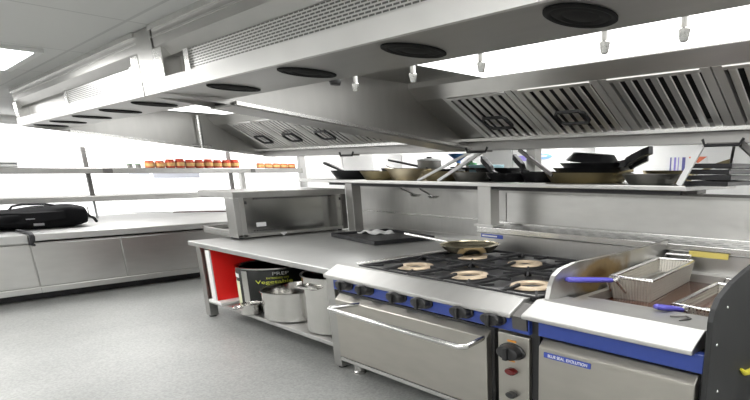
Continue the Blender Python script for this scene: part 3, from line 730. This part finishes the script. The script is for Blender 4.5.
for x in BX:
    for y in BY:
        b = MB().lathe((x, y, ZB), [(.2, 0), (.19, .006), (.12, .008), (.0001, .006)], 32).build('burner_bowl', 'black_iron', t)
        MB().lathe((x, y, ZB+.006), [(.095, .0), (.14, .0), (.158, .01), (.15, .024), (.10, .027), (.09, .018), (.09, .0)], 40).build('burner_ring', 'burner', b)
        MB().lathe((x, y, ZB+.006), [(.035, .0), (.035, .014)], 14).build('burner_core', 'black_iron', b)
def grate(x, y, label):
    t = thing('pan_support', label, 'burner grate', (x, y, ZB), 'cast iron grates on the range')
    f = MB(); a, b, z = .312, .342, ZB+.045
    for s in (-1, 1):
        f.box(x-a, x+a, y+s*b-.014, y+s*b+.014, z-.022, z); f.box(x+s*a-.014, x+s*a+.014, y-b, y+b, z-.022, z)
    f.build('rim', 'black_iron', t, .004)
    for (dx, dy) in ((1, 0), (-1, 0), (0, 1), (0, -1)):
        q = .34 if dy else .31
        g = MB().bar((x+dx*q, y+dy*q, z-.01), (x+dx*.20, y+dy*.20, z-.006), .022, .022)
        if dy: g.bar((x+dx*.21, y+dy*.21, z-.004), (x+dx*.14, y+dy*.14, z+.006), .03, .02)
        g.build('finger', 'black_iron', t, .003)
    for dx in (-1, 1):
        for dy in (-1, 1): MB().bar((x+dx*a, y+dy*b, z-.012), (x+dx*.19, y+dy*.19, z-.01), .016, .016).build('corner_finger', 'black_iron', t)
    for dx in (-1, 1):
        for dy in (-1, 1): MB().box(x+dx*a-.016, x+dx*a+.016, y+dy*b-.016, y+dy*b+.016, ZB, z-.02).build('foot', 'black_iron', t)
nm = {(0, 0): 'front left burner', (1, 0): 'front middle burner', (2, 0): 'front right burner next to the fryer', (0, 1): 'back left burner under the frying pan',
      (1, 1): 'back middle burner', (2, 1): 'back right burner by the splash guard'}
for i, x in enumerate(BX):
    for j, y in enumerate(BY): grate(x, y, 'black cast iron grate over the '+nm[(i, j)])
pan((-3.78, 3.79, ZB+.05), .30, .07, PI-.02, .72, .035, 'shiny straw-tinted frying pan with long steel handle on the back burner', 'brass_pan', 'steel_bright', .03)

# ledge on top of the backguards
t = thing('flue_ledge', 'perforated steel ledge along the wall behind range and fryer', 'ledge', (-1.6, 4.5, 1.1))
MB().box(-4.14, 1.2, 4.28, 4.72, 1.125, 1.155).build('deck', 'perf_ledge', t)
MB().box(-4.14, 1.2, 4.262, 4.285, 1.105, 1.16).build('front_edge', 'steel_bright', t, .004)
MB().box(-4.14, 1.2, 4.62, 4.72, 1.155, 1.185).build('rear_step', 'steel_bright', t, .004)
MB().box(-4.10, -1.9, 4.5, 4.70, 1.0, 1.125).build('flue_box', 'steel_soft', t)
MB().box(-4.05, -3.74, 4.235, 4.239, 1.055, 1.095).build('maker_plate', 'blue_badge', t)
MB().box(-4.03, -3.82, 4.232, 4.236, 1.068, 1.083).build('plate_lettering', 'white_print', t)
MB().box(-1.72, -1.40, 4.235, 4.239, 1.075, 1.12).build('yellow_label', 'yellow_label2', t)

# ------------------------------------------------------------------ fryer
FX0, FX1 = -1.895, -.88
t = thing('deep_fryer', 'stainless twin-basket deep fryer with blue fascia and badge on its door', 'fryer', (-1.44, 3.4, 0))
MB().box(FX0+.02, FX1-.01, RY0+.05, RY1-.01, .1, .80).build('body', 'steel_door', t)
MB().prism([(RY0-.045, .885), (RY0-.045, .91), (RY0+.11, .978), (RY0+.36, .962), (RY0+.36, .88), (RY0, .88)], 'x', FX0-.10, FX1-.045).build('front_rail', 'rail', t, .006)
w = MB(); TYA, TYB, TXA, TXB = RY0+.46, 4.12, -1.845, -.95
w.box(FX0, TXA, RY0+.36, RY1, .80, .955).box(TXB, FX1-.01, RY0+.36, RY1, .80, .955)
w.box(TXA, TXB, TYB, RY1, .80, .955).box(TXA, TXB, RY0+.36, TYA, .80, .955)
w.build('tank_surround', 'rail', t)
MB().box(TXA, TXB, TYA, TYB, .80, .895).build('frying_oil', 'oil', t)
MB().box(FX0, FX1, RY0, RY0+.05, .787, .885).build('blue_fascia', 'blue', t, .004)
MB().box(FX0+.01, FX1-.01, RY0+.03, RY0+.06, .1, .787).build('door_gap', 'black_plastic', t)
d = MB().prism([(RY0-.03, .10), (RY0-.03, .732), (RY0+.015, .774), (RY0+.03, .774), (RY0+.03, .10)], 'x', FX0+.025, FX1-.02).build('door', 'steel_door', t, .006)
bd = MB().box(-1.825, -1.50, RY0-.036, RY0-.03, .676, .708).build('badge', 'blue_badge', d)
text('BLUE SEAL', .026, 'white_print', d, 'badge_lettering', at=(-1.735, RY0-.037,   .692), sx=1.0)
text('EVOLUTION', .026, 'white_print', d, 'badge_lettering', at=(-1.59, RY0-.037,   .692), sx=1.0)
for (x, y) in ((FX0+.1, RY0+.12), (FX1-.1, RY0+.12), (FX0+.1, RY1-.12), (FX1-.1, RY1-.12)):
    MB().lathe((x, y, 0), [(.05, 0), (.045, .02), (.04, .10)], 16).build('leg', 'steel_soft', t)
MB().box(FX0, FX1, RY1-.05, RY1, .94, 1.10).build('backguard', 'steel', t)
MB().tube([(-1.19, RY0+.28, .972), (-1.12, RY0+.33, .972), (-1.08, RY0+.30, .972), (-1.11, RY0+.22, .972)], .006, 6).build('lid_clip', 'steel_dark', t)
gp = [(RY0+.15, .88), (RY0+.155, .985), (RY0+.175, 1.055), (RY0+.215, 1.118), (RY0+.29, 1.152), (RY0+.45, 1.172), (RY0+.9, 1.168), (RY0+1.4, 1.17), (RY1-.01, 1.185), (RY1-.01, .88)]
MB().prism(gp, 'x', -1.965, -1.93).build('splash_guard', 'guard', t)

def basket(x0, x1, y0, y1, z0, z1, label, hend, hx0, rot):
    t = thing('fryer_basket', label, 'fryer basket', ((x0+x1)/2, (y0+y1)/2, z0), 'fryer baskets')
    tx, ty = .02, .05; RM = Matrix.Translation(((x0+x1)/2, y0, 0)) @ Matrix.Rotation(rot, 4, 'Z') @ Matrix.Translation((-(x0+x1)/2, -y0, 0))
    def P(u, v, w):       # tapered box, u, v in 0..1, w = height 0..1
        k = 1-w
        return tuple(RM @ Vector((x0+tx*k+(x1-x0-2*tx*k)*u, y0+ty*k+(y1-y0-2*ty*k)*v, z0+(z1-z0)*w)))
    MB().tube([P(0, 0, 1), P(1, 0, 1), P(1, 1, 1), P(0, 1, 1)], .014, 8, True).build('rim', 'steel_bright', t)
    m = MB(); r = .0088
    nx, ny, nz = 13, 36, 9
    for i in range(nx+1):
        u = i/nx
        m.tube([P(u, 0, 1), P(u, 0, 0), P(u, 1, 0), P(u, 1, 1)], r, 4, smooth=False)
    for j in range(ny+1):
        v = j/ny; m.tube([P(0, v, 1), P(0, v, 0), P(1, v, 0), P(1, v, 1)], r, 4, smooth=False)
    for k in range(nz):
        w = k/nz; m.tube([P(0, 0, w), P(1, 0, w), P(1, 1, w), P(0, 1, w)], r, 4, True, smooth=False)
    m.build('wire_mesh', 'basket', t)
    xm = hx0; a = Vector((xm, y0, z1-.02)); e = Vector(hend)
    for s in (-.06, .06):
        MB().tube([(xm+s, y0-.005, z1-.10), a+(e-a)*.16+Vector((s*.6, 0, 0))], .009, 6).build('handle_stay', 'steel_bright', t)
    MB().tube([a, a+(e-a)*.2], .016, 8).build('handle_rod', 'steel_bright', t)
    q = (e-a); sdir = q.cross(Vector((0, 0, 1))).normalized(); W = .026
    loop = [a+q*.18-sdir*W*.5, a+q*.5-sdir*W*.8, a+q*.9-sdir*W, a+q*1.0-sdir*W*.4, a+q*1.0+sdir*W*.4, a+q*.9+sdir*W, a+q*.5+sdir*W*.8, a+q*.18+sdir*W*.5]
    MB().tube(loop, .0145, 8, True).build('handle_grip', 'blue_handle', t)
    MB().tube([P(.15, 1, 1), P(.15, 1.07, 1.18), P(.85, 1.07, 1.18), P(.85, 1, 1)], .010, 6).build('hanging_hook', 'steel_bright', t)
basket(-1.835, -1.545, 3.20, 4.13, .865, 1.05, 'wire fryer basket with blue handle raised on the left of the fryer', (-1.895, 2.76, 1.085), -1.775, .10)
basket(-1.31, -1.01, 3.05, 3.85, .78, .958, 'wire fryer basket with blue handle sunk in the oil beside the black guard', (-1.32, 2.84, .985), -1.23, .03)

# charcoal end screen at the right
t = thing('end_screen', 'tall charcoal screen with curved top and yellow mark right of the fryer', 'screen', (-.86, 3.4, 0))
pp = [(RY0-.0, .0), (RY0-.02, 1.06), (RY0+.0, 1.12), (RY0+.05, 1.165), (RY0+.2, 1.213), (RY0+.42, 1.25), (RY0+.68, 1.278), (RY1-.02, 1.37), (RY1-.02, 0)]
MB().prism(pp, 'x', -.875, -.845).build('side_panel', 'charcoal', t, .004)
for (y, z) in ((2.62, 1.10), (2.52, .93), (2.6, .66)):
    MB().lathe((0, 0, 0), [(.008, 0), (.006, .004)], 10).xform(Matrix.Translation((-.845, y, z)) @ Matrix.Rotation(PI/2, 4, 'Y')).build('rivet', 'steel_bright', t)
MB().tube([(-.832, 2.92, .69), (-.832, 3.0, .645), (-.832, 3.12, .62), (-.832, 3.3, .615)], [.008, .016, .02, .018], 8).build('yellow_mark', 'yellow', t)  # curved yellow mark on the screen face, shaped as a thin tube
MB().lathe((0, 0, 0), [(.09, 0), (.09, .03), (.06, .04)], 20).xform(Matrix.Translation((-.845, 3.34, .66)) @ Matrix.Rotation(PI/2, 4, 'Y')).build('black_disc', 'black_plastic', t)

# ------------------------------------------------------------------ pans and odds on the shelf
Z = ZS
PAN = 'pans on the shelf'
pan((-6.93, 4.68, Z), .34, .12, PI*.97, .58, .12, 'black frying pan at the left end of the shelf, handle pointing up and left', hth=.035)
pan((-6.12, 4.56, Z), .30, .11, PI*.06, .2, .04, 'olive brown frying pan at the shelf front right of the leftmost pan', 'olive_pan')
pan((-6.42, 5.12, Z), .3, .15, PI*.9, .3, .06, 'worn grey pan behind the leftmost pans on the shelf', 'grey_pan')
pan((-5.62, 4.62, Z), .31, .14, PI*1.0, .2, .02, 'tan tinted pan on the shelf left of the white struts', 'tan_pan')
pan((-5.50, 5.14, Z), .3, .14, PI*.99, 1.0, .14, 'black pan whose very long handle slants over the tan pan', 'black_pan', hw=.03, hth=.03)
pan((-4.98, 4.60, Z), .28, .11, PI*.95, .12, .03, 'olive pan seen between the two white struts', 'olive_pan')
pan((-4.55, 5.16, Z), .34, .15, PI*1.02, .5, .02, 'deep black pan behind the two white struts', 'black_pan')
pan((-4.50, 4.58, Z), .24, .10, PI*.86, .25, .05, 'flat grey pan right of the white struts at the shelf front', 'grey_pan')
pan((-4.05, 4.70, Z), .25, .09, PI*.93, .26, .17, 'small black pan with thick upright handle below the hood joint', 'black_pan', hw=.05, hth=.06)
pan((-3.62, 4.72, Z), .22, .11, PI*.93, .24, .17, 'black pan with thick handle pointing up at the grey post', 'black_pan', hw=.045, hth=.06)
pan((-3.06, 4.76, Z), .43, .10, PI*1.9, .2, .03, 'largest olive brown pan holding the stacked black pans', 'olive_pan', flare=.85)
pan((-3.02, 4.74, Z+.06), .37, .085, PI*.10, .2, .10, 'black frying pan lying inside the largest olive pan', 'black_pan', hth=.06, hw=.06)
pan((-2.98, 4.72, Z+.11), .32, .08, PI*.03, .28, .12, 'wide black pan in the stack whose thick handle rises to the right', 'black_pan', hth=.07, hw=.08)
pan((-2.98, 4.74, Z+.285), .27, .09, PI*.93, .2, -.12, 'small black pan turned upside down on top of the stack', 'black_pan', hth=.05, tilt=('Y', PI+.10), hw=.05)
pan((-2.28, 4.60, Z), .26, .09, PI*.88, .2, .10, 'grey pan with short raised handle right of the black stack', 'grey_pan', hth=.04)
pan((-2.36, 5.15, Z), .26, .12, PI*.1, .3, .10, 'dark olive pan behind the grey pan near the shelf end', 'olive_pan', hth=.04)
for i, l in enumerate(('bottom dark tray of the stack at the right end of the shelf', 'second dark tray from the bottom of the right shelf stack',
                       'third dark tray from the bottom of the right shelf stack', 'topmost dark tray of the stack at the right shelf end')):
    tt = MB(); z = Z+.001+i*.046; x0 = -1.88+.02*(i % 2); x1 = x0+.36; y0, y1 = 4.4, 5.0
    tag(tt.box(x0+.02, x1-.02, y0+.02, y1-.02, z, z+.008).box(x0, x1, y0, y0+.02, z, z+.036).box(x0, x1, y1-.02, y1, z, z+.036).box(x0, x0+.02, y0+.02, y1-.02, z, z+.036).box(x1-.02, x1, y0+.02, y1-.02, z, z+.036).build('oven_tray', 'black_pan', None, .004), l, 'tray', 'dark trays stacked at the shelf end')
t = thing('lidded_pot', 'grey pot with white lid standing behind the tan pan', 'pot', (-6.02, 5.28, Z))
MB().lathe((-6.02, 5.28, Z), [(.16, 0), (.165, .01), (.165, .25)], 28).build('body', 'grey_pan', t)
MB().lathe((-6.02, 5.28, Z), [(.172, .25), (.172, .265), (.05, .285)], 28).build('lid', 'white_plastic', t)
MB().lathe((-6.02, 5.28, Z), [(.03, .285), (.04, .305)], 14).build('lid_knob', 'black_plastic', t)
t = thing('squeeze_bottle', 'slim brown-tinted bottle under the blue funnel on the shelf', 'bottle', (-5.52, 5.36, Z))
MB().lathe((-5.52, 5.36, Z), [(.05, 0), (.055, .01), (.055, .16), (.02, .20), (.02, .24)], 18).build('body', 'tan_pan', t)
tag(MB().lathe((-5.52, 5.36, Z+.215), [(.02, 0), (.022, .03), (.14, .12), (.145, .12), (.03, .028), (.028, 0)], 28).build('funnel', 'sky_blue'), 'blue funnel stuck in a bottle below the hood lip', 'funnel')
t = thing('spice_shaker', 'grey shaker with dark green cap left of the white struts', 'shaker', (-5.22, 5.3, Z))
MB().lathe((-5.22, 5.3, Z), [(.07, 0), (.075, .01), (.07, .18)], 18).build('body', 'grey_pan', t)
MB().lathe((-5.22, 5.3, Z), [(.075, .18), (.075, .215), (.02, .22), (.02, .24)], 18).build('cap', 'green_cap', t)
tag(MB().prism([(-5.1, Z), (-5.13, Z+.19), (-4.72, Z+.19), (-4.75, Z)], 'y', 5.15, 5.4).build('plastic_tub', 'pale_blue', None, .01), 'pale blue plastic tub behind the thick-handled pan at the joint', 'tub')
# utensils hanging under the shelf
def ladle(x, dx, l, label):
    t = thing('hanging_utensil', label, 'utensil', (x, 4.5, 1.4), 'utensils hanging under the shelf')
    MB().tube([(x-.02, 4.5, 1.585), (x+.02, 4.5, 1.55), (x+.03, 4.5, 1.52), (x+dx*.6, 4.5, 1.52-l*.5), (x+dx, 4.5, 1.52-l)], .012, 8).build('stem', 'steel_bright', t)
    MB().lathe((x+dx, 4.5, 1.5-l), [(.0001, 0), (.05, .006), (.075, .03), (.07, .03), (.045, .012), (.0001, .006)], 18).build('bowl', 'steel_bright', t)
ladle(-5.72, .30, .075, 'bright ladle hooked under the shelf left of the white struts'); ladle(-5.35, .26, .085, 'second bright ladle hooked under the shelf below the white struts')

# ------------------------------------------------------------------ beyond the partition
t = thing('storage_cupboard', 'tall pale grey cupboard in the far corner behind the shelf', 'cupboard', (-10.7, 7.1, 0))
MB().box(-12.0, -9.4, 6.82, 7.48, .06, 2.06).build('body', 'wall_grey', t)
MB().box(-11.98, -10.5, 6.79, 6.82, .08, 2.04).build('door', 'white_panel', t, .006); MB().box(-10.48, -9.42, 6.79, 6.82, .08, 2.04).build('door', 'wall_grey', t, .006)
MB().box(-11.95, -9.45, 6.9, 7.4, 0, .06).build('plinth', 'black_plastic', t)
t = thing('upright_fridge', 'off-white upright fridge with blue and violet stickers behind the pan shelf', 'fridge', (-5.6, 7.1, 0))
MB().box(-6.45, -4.68, 6.84, 7.48, .06, 2.08).build('body', 'white_panel', t)
MB().box(-6.43, -5.80, 6.80, 6.84, .08, 2.06).build('door', 'wall_grey', t, .006); MB().box(-5.78, -4.70, 6.80, 6.84, .08, 2.06).build('door', 'white_panel', t, .006)
MB().box(-6.4, -4.72, 6.9, 7.4, 0, .06).build('plinth', 'black_plastic', t)
def sticker(x0, x1, z0, z1, y, mat, nm, label, cat='sticker'):
    return tag(MB().box(x0, x1, y-.006, y, z0, z1).build(nm, mat), label, cat)
MB().box(-5.76, -5.50, 6.794, 6.80, 1.885, 1.965).build('violet_sticker', 'purple_ink', t)
MB().lathe((-5.2, 6.80, 1.95), [(.2, 0), (.2, .006)], 28, sy=.2, axis='y').build('blue_sticker', 'blue_ink', t)
MB().lathe((-5.19, 6.794, 1.955), [(.10, 0), (.10, .004)], 24, sy=.15, axis='y').build('sticker_print', 'white_print', t)
t = thing('wall_notice', 'white notice with violet columns and orange corner on the far wall', 'notice', (-3.2, 7.49, 1.75))
y = YF-.012
MB().box(-3.5, -2.9, y, YF-.001, 1.72, 1.93).build('sheet', 'paper', t)
for (x, w, m) in ((-3.43, .02, 'indigo_ink'), (-3.37, .028, 'purple_ink'), (-3.31, .012, 'purple_ink'), (-3.25, .045, 'indigo_ink')):
    MB().box(x, x+w, y-.004, y, 1.74, 1.92).build('column', m, t)
MB().add([(-3.16, y-.003, 1.925), (-2.9, y-.003, 1.925), (-3.02, y-.003, 1.84), (-3.14, y-.003, 1.90)], [(0, 3, 2, 1)]).build('orange_corner', 'orange_ink', t)
MB().box(-3.12, -3.05, y-.004, y, 1.79, 1.83).build('dark_mark', 'dark_ink', t)

# ------------------------------------------------------------------ camera, world, view
def look(px, py, f, w=750, h=400):
    cam = bpy.data.cameras.new('camera'); o = bpy.data.objects.new('camera', cam); COL.objects.link(o)
    def D(u, v): return Vector((u-px, -(v-py), -f))
    A = -D(-164, 170); A.normalize(); B = D(980, 170); B -= A*A.dot(B); B.normalize(); Zv = A.cross(B)
    o.matrix_world = Matrix.Translation((0, 0, 1.75)) @ Matrix((A, B, Zv)).to_4x4()
    cam.sensor_width = 36.; cam.sensor_fit = 'HORIZONTAL'; cam.lens = f*36./w
    cam.shift_x = (w/2-px)/w; cam.shift_y = (py-h/2)/w; cam.clip_start = .05
    return o
SC.camera = look(525., 324.4, 538.)
wd = bpy.data.worlds.new('world'); SC.world = wd; wd.use_nodes = True
wd.node_tree.nodes['Background'].inputs[0].default_value = (1, 1, 1, 1); wd.node_tree.nodes['Background'].inputs[1].default_value = .3
SC.view_settings.view_transform = 'Standard'; SC.view_settings.look = 'None'; SC.view_settings.gamma = 1; SC.view_settings.use_curve_mapping = False
SC.view_settings.exposure = .25
SC.cycles.sample_clamp_indirect = 3.; SC.cycles.caustics_reflective = False; SC.cycles.caustics_refractive = False
SC.cycles.use_denoising = True
